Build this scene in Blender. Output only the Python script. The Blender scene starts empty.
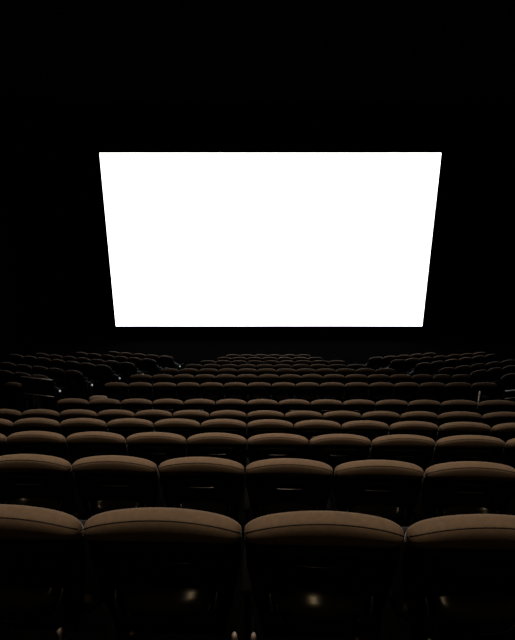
import bpy, bmesh, math, random
from mathutils import Vector, Matrix
random.seed(4)
C = bpy.context.scene.collection
R = math.radians

# ------------------------------------------------------------------ camera model
F = 400.0
PITCH = math.atan(F/1490.0)
cs, sn = math.cos(PITCH), math.sin(PITCH)
def slope(py):                       # height / distance of a ray through image row py
    t = (py-320.0)/F
    return -(sn + t*cs)/(cs - t*sn)

cam = bpy.data.cameras.new('camera'); cam.sensor_fit = 'HORIZONTAL'
cam.sensor_width = 36.0; cam.lens = 36.0*F/515.0; cam.clip_start = .02; cam.clip_end = 200
co = bpy.data.objects.new('camera', cam); C.objects.link(co)
co.rotation_euler = (math.pi/2 - PITCH, 0, 0)
bpy.context.scene.camera = co

# ------------------------------------------------------------------ materials
def mat(name, col, rough=.6, metal=0, spec=.5, noise=0, nscale=60, bump=0, emit=None, strength=0, coat=0):
    m = bpy.data.materials.new(name); m.use_nodes = True
    nt = m.node_tree; b = nt.nodes['Principled BSDF']
    b.inputs['Base Color'].default_value = (*col, 1)
    b.inputs['Roughness'].default_value = rough
    b.inputs['Metallic'].default_value = metal
    b.inputs['Specular IOR Level'].default_value = spec
    b.inputs['Coat Weight'].default_value = coat
    if name == 'brown_upholstery':
        b.inputs['Sheen Weight'].default_value = .12; b.inputs['Sheen Roughness'].default_value = .35
    if emit:
        b.inputs['Emission Color'].default_value = (*emit, 1)
        b.inputs['Emission Strength'].default_value = strength
    tc = nt.nodes.new('ShaderNodeTexCoord')
    n = nt.nodes.new('ShaderNodeTexNoise'); n.inputs['Scale'].default_value = nscale
    n.inputs['Detail'].default_value = 4
    nt.links.new(tc.outputs['Object'], n.inputs['Vector'])
    if noise:
        mx = nt.nodes.new('ShaderNodeMix'); mx.data_type = 'RGBA'
        mx.inputs[6].default_value = (*[c*(1-noise) for c in col], 1)
        mx.inputs[7].default_value = (*[c*(1+noise) for c in col], 1)
        nt.links.new(n.outputs['Fac'], mx.inputs[0])
        nt.links.new(mx.outputs[2], b.inputs['Base Color'])
    if bump:
        bp = nt.nodes.new('ShaderNodeBump'); bp.inputs['Strength'].default_value = bump
        bp.inputs['Distance'].default_value = .002
        nt.links.new(n.outputs['Fac'], bp.inputs['Height'])
        nt.links.new(bp.outputs['Normal'], b.inputs['Normal'])
    return m

M = dict(
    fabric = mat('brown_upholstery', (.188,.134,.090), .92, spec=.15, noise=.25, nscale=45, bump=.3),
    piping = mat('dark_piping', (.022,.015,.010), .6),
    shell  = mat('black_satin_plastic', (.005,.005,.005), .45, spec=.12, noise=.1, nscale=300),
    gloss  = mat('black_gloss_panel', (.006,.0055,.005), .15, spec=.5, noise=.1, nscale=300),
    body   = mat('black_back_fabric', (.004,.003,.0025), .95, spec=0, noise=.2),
    arm    = mat('matt_black_armrest', (.002,.002,.002), .85, spec=.04, noise=.1),
    trim   = mat('gloss_black_trim', (.01,.01,.01), .26, spec=.9),
    railm  = mat('bright_rail_metal', (.6,.6,.6), .4, metal=.6, noise=.1),
    seat   = mat('dark_brown_cushion', (.008,.006,.005), .8, spec=.1, noise=.2),
    leg    = mat('pale_painted_steel', (.6,.5,.45), .4, metal=.3, noise=.1, nscale=30),
    chrome = mat('brushed_grey_metal', (.18,.18,.19), .35, metal=.9, noise=.1),
    carpet = mat('black_carpet', (.0015,.0015,.0015), .95, spec=0, noise=.4, nscale=90),
    wall   = mat('black_acoustic_fabric', (.0008,.0008,.001), 1, spec=0, noise=.3, nscale=20),
    ceil   = mat('black_ceiling_paint', (.0006,.0006,.0006), 1, spec=0, noise=.3, nscale=20),
    frame  = mat('black_masking_velvet', (.002,.002,.002), 1, spec=0, noise=.3, nscale=40),
    screen = mat('lit_projection_screen', (.8,.8,.8), .9, spec=0, emit=(1,1,1), strength=2.4),
    aisle  = mat('small_aisle_lamp', (.8,.8,.8), .5, emit=(.9,.95,1), strength=.32),
    tan    = mat('tan_vinyl', (.26,.20,.14), .7, spec=.2, noise=.15),
)

# ------------------------------------------------------------------ mesh helpers
def link(name, bm, m, parent=None, smooth=True):
    bmesh.ops.recalc_face_normals(bm, faces=bm.faces)
    me = bpy.data.meshes.new(name); bm.to_mesh(me); bm.free()
    if smooth:
        for p in me.polygons: p.use_smooth = True
    me.materials.append(m)
    o = bpy.data.objects.new(name, me); C.objects.link(o)
    if parent: o.parent = parent
    return o

def tag(o, label, cat, group=None):
    o['label'] = label; o['category'] = cat
    if group: o['group'] = group
    return o

def empty(name, loc, rz=0):
    o = bpy.data.objects.new(name, None); C.objects.link(o)
    o.empty_display_size = .1
    o.location = loc; o.rotation_euler = (0,0,rz); return o

def box(bm, c, s, rot=None, bev=0):
    r = bmesh.ops.create_cube(bm, size=1)
    v = r['verts']
    for q in v:
        q.co = Vector((q.co.x*s[0], q.co.y*s[1], q.co.z*s[2]))
    if bev:
        es = list({e for q in v for e in q.link_edges})
        rr = bmesh.ops.bevel(bm, geom=es, offset=bev, segments=3, profile=.5, affect='EDGES')
        v = list({q for f in rr['faces'] for q in f.verts} | {q for q in v if q.is_valid})
    mt = Matrix.Translation(c)
    if rot is not None: mt = mt @ rot
    for q in v: q.co = mt @ q.co

def tube(bm, pts, rad, n=8, cap=True):
    pts = [Vector(p) for p in pts]
    if not isinstance(rad, (list, tuple)): rad = [rad]*len(pts)
    rings = []
    for i, p in enumerate(pts):
        d = (pts[min(i+1, len(pts)-1)] - pts[max(i-1, 0)]).normalized()
        a = d.cross(Vector((0,0,1)))
        if a.length < .05: a = d.cross(Vector((0,1,0)))
        a.normalize(); b = d.cross(a).normalized()
        rings.append([bm.verts.new(p + (a*math.cos(2*math.pi*k/n) + b*math.sin(2*math.pi*k/n))*rad[i]) for k in range(n)])
    for i in range(len(rings)-1):
        for k in range(n):
            bm.faces.new((rings[i][k], rings[i][(k+1)%n], rings[i+1][(k+1)%n], rings[i+1][k]))
    if cap:
        bm.faces.new(rings[0]); bm.faces.new(rings[-1])

def loft(bm, rings, close_ends=True):
    vr = [[bm.verts.new(p) for p in r] for r in rings]
    n = len(vr[0])
    for i in range(len(vr)-1):
        for k in range(n):
            bm.faces.new((vr[i][k], vr[i][(k+1)%n], vr[i+1][(k+1)%n], vr[i+1][k]))
    if close_ends:
        bm.faces.new(vr[0]); bm.faces.new(vr[-1])

def prism(bm, poly, z0, z1):
    a = [bm.verts.new((x,y,z0)) for x,y in poly]; b = [bm.verts.new((x,y,z1)) for x,y in poly]
    n = len(poly)
    for k in range(n): bm.faces.new((a[k], a[(k+1)%n], b[(k+1)%n], b[k]))
    bm.faces.new(a); bm.faces.new(b)

# ------------------------------------------------------------------ the theater seat
W = .58; HT = .97; HW = .287
# profile of the upholstered back (y forward, z from crest), running from rear bottom over the crest to the front bottom
PROF = [(-.010,-.126),(-.030,-.123),(-.046,-.112),(-.058,-.090),(-.064,-.062),(-.065,-.036),(-.060,-.018),
        (-.046,-.008),(-.020,-.001),(-.004,-.002),(.012,-.020),(.028,-.055),(.040,-.10),(.044,-.124),(.02,-.126)]
# lower body of the back, from the shell side over its hidden top to the front
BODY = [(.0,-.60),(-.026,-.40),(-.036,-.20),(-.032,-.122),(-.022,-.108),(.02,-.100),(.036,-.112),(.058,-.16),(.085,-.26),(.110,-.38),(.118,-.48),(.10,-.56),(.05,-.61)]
def us(n):
    out = []
    for i in range(n+1):
        a = -1 + 2*i/n
        out.append(math.copysign(1-(1-abs(a))**1.8, a))
    return out
def arch(u):
    return -.043*u*u - .018*abs(u)**9
def pad_ring(u, prof=PROF, hw=HW):
    k = .12 + .88*max(0., 1-abs(u)**9)**.5
    cy = -.01
    r = []
    for y, z in prof:
        x = u*hw*(1 - .26*smooth(-.22, -.62, z))
        r.append((x, cy + (y-cy)*k, HT + z + arch(u)*(1 - .95*smooth(-.01, -.13, z)) - (1-k)*(.014 if z > -.04 else 0)))
    return r
def smooth(a, b, x):
    t = max(0, min(1, (x-a)/(b-a))); return t*t*(3-2*t)
def make_pad(parent, detail=True):
    bm = bmesh.new()
    loft(bm, [pad_ring(u) for u in us(22 if detail else 14)])
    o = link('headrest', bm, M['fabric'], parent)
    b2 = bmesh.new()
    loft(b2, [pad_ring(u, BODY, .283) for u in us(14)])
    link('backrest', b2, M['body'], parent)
    if detail:
        bm = bmesh.new()
        pts = []
        for u in us(22)[1:-1]:
            r = pad_ring(u); p = Vector(r[6])*.6 + Vector(r[7])*.4
            pts.append(p + Vector((0,-.0012,.0012)))
        tube(bm, pts, .0017, 6)
        link('piping', bm, M['piping'], o)
    return o
def smooth(a, b, x):
    t = max(0, min(1, (x-a)/(b-a))); return t*t*(3-2*t)
def make_shell(parent, side_trim):
    # satin outer shell under the pad, tapering downwards
    bm = bmesh.new(); rings = []
    for i in range(13):
        z = -.135 - i*.0375
        hw = .276 - .070*(i/12)
        yr = -.046 + .078*(i/12)
        ring = []
        for k in range(13):
            a = -1 + 2*k/12
            ring.append((a*hw, yr + .030*abs(a)**4, HT+z))
        for k in range(12, -1, -1):
            a = -1 + 2*k/12
            ring.append((a*hw*.98, yr + .045, HT+z))
        rings.append(ring)
    loft(bm, rings)
    s = link('back_shell', bm, M['shell'], parent)
    # glossy moulded back panel with a swelling in its middle
    bm = bmesh.new(); rings = []; edges = []
    for i in range(29):
        f = i/28
        z = -.205 - f*.365
        e = min(1, math.sqrt(max(0, 1-abs(2*f-1)**14)) + .02)
        hw = (.214 - .050*f)*(.93 + .07*e)
        base = -.040 + .075*((-z-.105)/.48)
        yr = base - .014*e - .071*smooth(-.29, -.42, z) + .076*smooth(-.47, -.575, z)
        ring = []
        for k in range(25):
            a = -1 + 2*k/24
            ed = math.sqrt(max(0, 1-abs(a)**12))
            ring.append((a*hw, yr*ed + (base+.004)*(1-ed) + .030*a*a, HT+z))
        for k in range(24, -1, -4):
            a = -1 + 2*k/24
            ring.append((a*hw*.98, base+.04, HT+z))
        rings.append(ring); edges.append((hw, min(yr+.030, base)))
    loft(bm, rings)
    pn = link('back_panel', bm, M['gloss'], parent)
    if side_trim:
        bm = bmesh.new()
        side_pts = [(edges[i][0], edges[i][1]-.003, rings[i][0][2]) for i in range(2, 26)]
        path = [(-x, y, z) for x, y, z in side_pts[::-1]] + [(r[0]*.98, r[1]-.003, r[2]+.002) for r in rings[1][1:24]] + side_pts
        tube(bm, path, .006, 10)
        link('panel_trim', bm, M['trim'], pn)
def armrest(parent, x):
    bm = bmesh.new()
    box(bm, (x, .21, .47), (.050, .24, .035), bev=.014)
    a = link('armrest', bm, M['arm'], parent)
    bm = bmesh.new()
    box(bm, (x, .22, .23), (.026, .13, .455), bev=.006)
    box(bm, (x, .24, .008), (.05, .24, .016), bev=.004)
    link('armrest_support', bm, M['arm'], a)
def make_seat(name, side, detail):
    t = empty(name, (0,0,0))
    make_pad(t, detail)
    make_shell(t, detail > 0)
    bm = bmesh.new()
    box(bm, (0, .225, .46), (.46, .11, .40), Matrix.Rotation(R(-8), 4, 'X'), bev=.045)
    box(bm, (0, .165, .33), (.40, .08, .08), bev=.02)
    link('seat_cushion', bm, M['seat'], t)
    for x in (.150*side, -.255*side):
        bm = bmesh.new()
        tube(bm, [(x,-.022,.408),(x,-.022,.396),(x,-.020,.380),(x,-.012,.22),(x,-.004,.012),(x,-.004,0)],
             [.008,.011,.012,.019,.023,.030], 12)
        link('leg', bm, M['leg' if detail > 1 else 'shell'], t)  # black legs beyond the second row stand in for shade in the gaps
    armrest(t, -.29)
    return t

def copy_tree(o, parent=None):
    c = o.copy(); C.objects.link(c)
    if parent: c.parent = parent
    for ch in list(o.children): copy_tree(ch, c)
    return c

protos = {}
def seat(side, detail):
    k = (side, detail)
    if k not in protos:
        protos[k] = make_seat('theater_seat', side, detail); return protos[k]
    return copy_tree(protos[k])

ORD = ['', 'first','second','third','fourth','fifth','sixth','seventh','eighth','ninth','tenth','eleventh','twelfth',
       'thirteenth','fourteenth','fifteenth','sixteenth','seventeenth']

def place(x0, y0, z, rz, width, side, detail, label, group):
    o = seat(side, detail)
    o.location = (x0, y0, z - HT); o.rotation_euler = (0, 0, rz)
    o.scale = (width/W*.99, 1, 1)
    tag(o, label, 'seat', group)
    return o

# ------------------------------------------------------------------ centre block: crest heights and seams of each row
SKEW = [.028,.028,.018,.019,.012,.009] + [0]*7
rows = [
 # crest y, px per seat at x=247, seams
 (508.0,162.5,[-79,82,243,406,571]),
 (457.0, 88.5,[-14.5,71,157.5,245,334,425,520]),
 (432.5, 61.9,[-53,6.5,65.5,125.5,186.5,247,309.2,371.7,436.3,506,577]),
 (418.8, 47.1,[-33,14,60,106.8,153.7,200.5,246.8,293.8,341.4,389.3,438.6,491,544]),
 (410.0, 37.8,[-16,21.5,59,97,134.7,172.3,209.5,246.8,284.5,322.6,361.7,400.5,438.5,482.6,528]),
 (398.8, 31.5,[57,88.5,120.4,152.3,183.6,215.3,246.8,278.2,310.3,342.8,375.5,408.5,441,478.5,517]),
 (382.0, 24.1,[104,128,152.3,176.3,200,223.5,247.4,271.5,295.5,319.6,344.5,369.3,394.3,419.5,445.8,472,498]),
 (374.0, 21.6,[130,152,173.4,194.4,215.5,236.6,257.8,279.3,300.9,322.9,345.2,367.5,389.8,412,434,452,471]),
 (368.2, 19.4,[160,179.2,198.7,218,237.4,257,276.4,296,315.8,335.6,355.6,375.8,396]),
 (364.0, 17.6,[185,203,220.7,238.4,256,273.7,291.5,309.5,327.8,346.3,365]),
 (360.2, 16.1,[200,215.7,231.3,247,262.7,278.8,295,311.8,328.5,345.5]),
 (356.9, 14.9,[217,232,247,262,277,292.3,307.6,323]),
 (354.2, 14.0,[226,240,254,268,282,296.2,310.5]),
]
RY, RZ = [], []
def desc(k, i, n):
    pos = ('leftmost' if i == 0 else 'rightmost' if i == n-1 else ORD[i+1] + ' from the left')
    row = 'the nearest row' if k == 0 else 'the farthest centre row' if k == len(rows)-1 else 'the %s row from the camera' % ORD[k+1]
    if k == 0:
        return ['brown padded theater seat cut off by the left edge, in the nearest row',
                'large brown padded theater seat left of the centre seam in the nearest row',
                'large brown padded theater seat right of the centre seam in the nearest row',
                'brown padded theater seat cut off by the right edge, in the nearest row'][i]
    look = 'brown padded' if k < 6 else 'small brown padded' if k < 10 else 'tiny dim padded'
    return '%s theater seat, %s in %s' % (look, pos, row)
for k, (cy, pw, seams) in enumerate(rows):
    S = SKEW[k]
    zc0 = F*W/pw
    y0 = zc0*cs - (cy-320)/F*zc0*sn
    z0 = -zc0*sn - (cy-320)/F*zc0*cs
    RY.append(y0); RZ.append(z0)
    yref = y0
    xs = []
    for px in seams:
        u = (px-257.5)/F
        xs.append(u*(cs*yref - sn*z0)/(1+u*cs*S))
    n = len(xs)-1
    for i in range(n):
        xc = (xs[i]+xs[i+1])/2; w = xs[i+1]-xs[i]
        side = -1 if i % 2 == 1 else 1
        K = .0025 if k == 3 else 0
        o = place(xc, yref - S*xc - K*xc*xc, z0, math.atan(-S - 2*K*xc), w, side, 2 if k < 2 else 1 if k < 6 else 0,
                  desc(k, i, n), 'padded theater seats in the centre block')
        if i == n-1: armrest(o, .29)

# ------------------------------------------------------------------ side blocks, angled towards the screen
def crest_at(y):                    # height of the rake's crest curve at depth y
    for a in range(len(RY)-1):
        if RY[a] <= y <= RY[a+1]:
            f = (y-RY[a])/(RY[a+1]-RY[a]); return RZ[a]*(1-f) + RZ[a+1]*f
    return RZ[-1] + (RZ[-1]-RZ[-2])/(RY[-1]-RY[-2])*(y-RY[-1])
def solve(px, py):
    s = slope(py); lo, hi = 7.6, 19.
    for _ in range(50):
        m = (lo+hi)/2
        if s*m < crest_at(m): hi = m       # ray has gone below the crest curve
        else: lo = m
    y = (lo+hi)/2; z = s*y
    return (px-257.5)/F*(cs*y - sn*z), y, z
side_tiers = []
def aisle_end(o, sgn, lit):
    e = .31*sgn
    bm = bmesh.new()
    box(bm, (e, .24, .26), (.026, .13, .515), bev=.006)
    box(bm, (e, .24, .008), (.05, .24, .016), bev=.004)
    box(bm, (e, .26, .525), (.046, .32, .035), bev=.014)
    a = link('aisle_armrest', bm, M['arm'], o)
    if not lit: return
    bm = bmesh.new()
    tube(bm, [(e, .06, .67), (e+.14*sgn, .04, .63), (e+.25*sgn, .03, .57)], .009)
    tube(bm, [(e+.16*sgn, .05, .575), (e+.28*sgn, .06, .64), (e+.40*sgn, .08, .655)], .008)
    tube(bm, [(e, .06, .53), (e, .06, .67)], .010)
    link('tablet_bracket', bm, M['chrome'], a)
    bm = bmesh.new(); bmesh.ops.create_icosphere(bm, subdivisions=2, radius=.028, matrix=Matrix.Translation((e+.25*sgn, .02, .56)))
    link('aisle_lamp', bm, M['aisle'], a)
def block(ends, sgn, word):
    for k, (px, py, n, ang) in enumerate(ends):
        ang = R(ang)
        x, y, z = solve(px, py)
        d = Vector((math.cos(ang)*sgn, math.sin(ang), 0))
        side_tiers.append((x, y, z, d, sgn))
        for i in range(n):
            p = Vector((x, y, 0)) + d*W*(i+.5)
            who = 'on the aisle' if i == 0 else ORD[i+1] + ' from the aisle'
            row = 'nearest visible row' if k == 0 else 'farthest row' if k == len(ends)-1 else ORD[k+1] + ' nearest row'
            o = place(p.x, p.y, z, ang*sgn, W, 1 if i % 2 else -1, 0,
                      'dim padded theater seat %s in the %s, %s side block' % (who, row, word),
                      'theater seats in the %s side block' % word)
            if i == 0: aisle_end(o, -sgn, k > 0)
block([(25,383.4,1,16),(49,375.7,3,16),(82,371,5,15.5),(111,365.6,7,16.5),(135,362.8,7,15),(156,359.2,6,14.4),(173,356.2,5,13)], -1, 'left')
block([(502,374.5,1,18),(471,371,3,18),(438.5,368.2,5,16),(416,363.3,6,17),(391,359.8,7,13),(369,357.4,5,12)], 1, 'right')

# ------------------------------------------------------------------ rails beside the cross aisle
def rail(x0, y0, x1, y1, zt, zb, zf, label):
    c = Vector(((x0+x1)/2, (y0+y1)/2, zf))
    t = empty('guard_rail', c); tag(t, label, 'railing')
    a = Vector((x0, y0, 0)) - Vector((c.x, c.y, 0)); b = Vector((x1, y1, 0)) - Vector((c.x, c.y, 0))
    up = lambda v, z: (v.x, v.y, z-zf)
    bm = bmesh.new(); tube(bm, [up(a, zt), up(b, zt)], .016); link('top_bar', bm, M['railm'], t)
    bm = bmesh.new(); tube(bm, [up(a, zb), up(b, zb)], .013); link('bottom_bar', bm, M['railm'], t)
    d = (b-a); ang = math.atan2(d.y, d.x)
    bm = bmesh.new()
    box(bm, ((a.x+b.x)/2, (a.y+b.y)/2, (zt+zb)/2-zf), (d.length-.02, .012, zt-zb-.02), Matrix.Rotation(ang, 4, 'Z'))
    link('infill_panel', bm, M['shell'], t, False)
    for v in (a, b):
        bm = bmesh.new(); tube(bm, [up(v, zf), up(v, zt+.012)], .018); link('post', bm, M['arm'], t)
CROSS_Z = RZ[6] - HT
def pt(px, py, y):
    z = slope(py)*y; return (px-257.5)/F*(cs*y - sn*z), y, z
a = pt(21, 376.5, 8.30); b = pt(53, 380.3, 8.10)
bb = pt(53, 397, 8.10)
rail(a[0], a[1], b[0], b[1], b[2], bb[2], CROSS_Z, 'dark guard rail panel with thin metal bars beside the left side block')
a = pt(505, 391.5, 8.15); b = pt(545, 387, 8.45); bb = pt(505, 399, 8.15)
rail(a[0], a[1], b[0], b[1], a[2], bb[2], CROSS_Z, 'thin metal guard rail at the right frame edge beyond the sixth row')

# slim post standing behind the right end of row six
p = pt(480, 391.5, 7.75); zf = RZ[5]-HT
t = empty('handrail_post', (p[0], p[1], zf)); tag(t, 'slim pale handrail post beyond the right end of the sixth row', 'post')
bm = bmesh.new(); tube(bm, [(0,0,0),(0,0,p[2]-zf)], .014); link('post', bm, M['leg'], t)
bm = bmesh.new(); bmesh.ops.create_cone(bm, cap_ends=True, segments=16, radius1=.05, radius2=.045, depth=.012, matrix=Matrix.Translation((0,0,.006)))
link('base_plate', bm, M['leg'], t)

# pale low cushion on a stand beyond the second seat of row six
p = pt(98, 395.7, RY[5]+.60)
zf = RZ[5]-HT
t = empty('padded_stool', (p[0], p[1], zf)); tag(t, 'pale tan padded top peeking over the second seat of the sixth row', 'stool')
bm = bmesh.new(); h = p[2]-zf
rings = []
for i in range(15):
    a = -1+2*i/14; e = math.sqrt(max(0, 1-abs(a)**5))*.94+.06
    rings.append([(a*.19, .06*math.cos(q)*e, h-.055 + .05*math.copysign(abs(math.sin(q))**.7, math.sin(q))*e - .012*a*a) for q in [2*math.pi*j/14 for j in range(14)]])
loft(bm, rings); link('cushion', bm, M['tan'], t)
for sx in (-.16, .16):
    bm = bmesh.new(); tube(bm, [(sx,0,0),(sx,0,h-.09)], .016); link('leg', bm, M['shell'], t)

# ------------------------------------------------------------------ the screen
D = 21.0
zt = slope(152.6)*D; zb = slope(326.3)*D
def sx(px, py): z = slope(py)*D; return (px-257.5)/F*(cs*D - sn*z)
xl = (sx(98.1,152.6)+sx(116.8,326.3))/2; xr = (sx(440.2,152.6)+sx(423.6,326.3))/2
t = empty('cinema_screen', ((xl+xr)/2, D, zb-.45)); tag(t, 'huge blank white lit cinema screen on the black front wall', 'screen')
cx = (xl+xr)/2; zo = zb-.45
bm = bmesh.new(); box(bm, (0, .03, (zt+zb)/2-zo), (xr-xl, .04, zt-zb)); link('screen_surface', bm, M['screen'], t, False)
bm = bmesh.new(); w = xr-xl; h = zt-zb
box(bm, (0,.15,(zt+zb)/2-zo), (w+.8,.18,h+.8))
for s in (-1,1):
    box(bm, (s*(w/2+.2), .03, (zt+zb)/2-zo), (.39,.10,h+.8))
    box(bm, (0, .03, (zt+zb)/2-zo+s*(h/2+.2)), (w-.02,.10,.39))
link('screen_masking', bm, M['frame'], t, False)

# ------------------------------------------------------------------ room
def struct(name, bm, m):
    o = link(name, bm, m, None, False); o['kind'] = 'structure'; return o
XL, XR, YB, YF, ZC, ZB = -12.5, 13.8, -4.0, D+.25, 5.0, -9.0
bm = bmesh.new()
fz = [z-HT for z in RZ]
edge = [y-.27 for y in RY]; edge[6] = 7.95
bound = [YB, edge[0]] 
prism(bm, [(XL,YB),(XR,YB),(XR,edge[0]),(XL,edge[0])], ZB, fz[0]+.48)
for k in range(len(RY)):
    y0 = edge[k]; y1 = edge[k+1] if k+1 < len(RY) else RY[-1]+.85
    if k < 6:
        xa, xb = XL, XR
    else:
        if k == 6: y1 = edge[7]
        f = (RY[k]-8.9)/6.7
        xa, xb = -4.75+1.5*f, 6.05-1.7*f
        if k == 6:
            prism(bm, [(XL,y0),(XR,y0),(XR,8.1),(XL,8.1)], ZB, fz[6])
    prism(bm, [(xa,y0),(xb,y0),(xb,y1),(xa,y1)], ZB, fz[k])
prism(bm, [(XL,RY[-1]+.85),(XR,RY[-1]+.85),(XR,YF),(XL,YF)], ZB, fz[-1]-.15)
for x, y, z, d, sg in side_tiers:
    n = Vector((-d.y*sg, d.x*sg, 0))
    if n.y < 0: n = -n
    P = Vector((x,y,0)); A = P - d*.42 - n*.27; B = P + d*8.5 - n*.27; Cc = B + n*1.35; Dd = A + n*1.35
    q = [(min(XR, max(XL, v.x)), v.y) for v in (A,B,Cc,Dd)]
    prism(bm, q, ZB, z-HT)
struct('floor', bm, M['carpet'])
bm = bmesh.new(); box(bm, ((XL+XR)/2, (YB+YF)/2, ZC+.1), (XR-XL+.4, YF-YB+.4, .2)); struct('ceiling', bm, M['ceil'])
bm = bmesh.new(); box(bm, (XL-.1, (YB+YF)/2, (ZC+ZB)/2), (.2, YF-YB+.4, ZC-ZB)); struct('wall_left', bm, M['wall'])
bm = bmesh.new(); box(bm, (XR+.1, (YB+YF)/2, (ZC+ZB)/2), (.2, YF-YB+.4, ZC-ZB)); struct('wall_right', bm, M['wall'])
bm = bmesh.new(); box(bm, ((XL+XR)/2, YF+.1, (ZC+ZB)/2), (XR-XL+.4, .2, ZC-ZB)); struct('wall_front', bm, M['wall'])
bm = bmesh.new(); box(bm, ((XL+XR)/2, YB-.1, (ZC+ZB)/2), (XR-XL+.4, .2, ZC-ZB)); struct('wall_back', bm, M['wall'])

# ------------------------------------------------------------------ lights: warm ceiling downlights over the stalls, unseen rear wall lamps placed for the back panel highlights
def lamp(name, loc, tgt, col, power, size, spread=180, sy=None):
    l = bpy.data.lights.new(name, 'AREA'); l.shape = 'DISK'; l.size = size; l.energy = power; l.color = col
    l.spread = R(spread)
    if sy: l.shape = 'ELLIPSE'; l.size_y = sy
    o = bpy.data.objects.new(name, l); C.objects.link(o); o.location = loc
    o.rotation_euler = (Vector(tgt)-Vector(loc)).to_track_quat('-Z', 'Y').to_euler()
def spot(name, loc, tgt, col, power, ang, blend, size=.25):
    l = bpy.data.lights.new(name, 'SPOT'); l.energy = power; l.color = col; l.spot_size = R(ang); l.spot_blend = blend
    l.shadow_soft_size = size
    o = bpy.data.objects.new(name, l); C.objects.link(o); o.location = loc
    o.rotation_euler = (Vector(tgt)-Vector(loc)).to_track_quat('-Z', 'Y').to_euler()
WARM = (1,.78,.56)
spot('ceiling_downlight', (.0,.7,4.9), (.0,1.2,-1.2), WARM, 400, 75, 1)
spot('ceiling_downlight', (1.4,4.8,4.9), (1.4,4.4,-2.5), (1,.83,.68), 740, 85, 1)
spot('ceiling_downlight', (-1.8,4.8,4.9), (-1.8,4.4,-2.5), (1,.83,.68), 740, 85, 1)
spot('ceiling_downlight', (.2,8.6,4.9), (.2,8.8,-4), (1,.87,.78), 460, 54, 1)
for lx, lp in ((.15, 2.0), (7.0, 4.0), (-7.2, 4.0)):
    lamp('rear_wall_lamp', (lx,-3.9,.1), (lx,1.2,-1.3), (1,.72,.40), lp, .34, 180, .13)

w = bpy.data.worlds.new('world'); w.use_nodes = True
w.node_tree.nodes['Background'].inputs[0].default_value = (0,0,0,1)
bpy.context.scene.world = w
vs = bpy.context.scene.view_settings
vs.view_transform = 'Standard'; vs.look = 'None'; vs.gamma = 1; vs.use_curve_mapping = False; vs.exposure = 0
print('ROWS', [(round(a,2), round(b,2)) for a,b in zip(RY,RZ)])
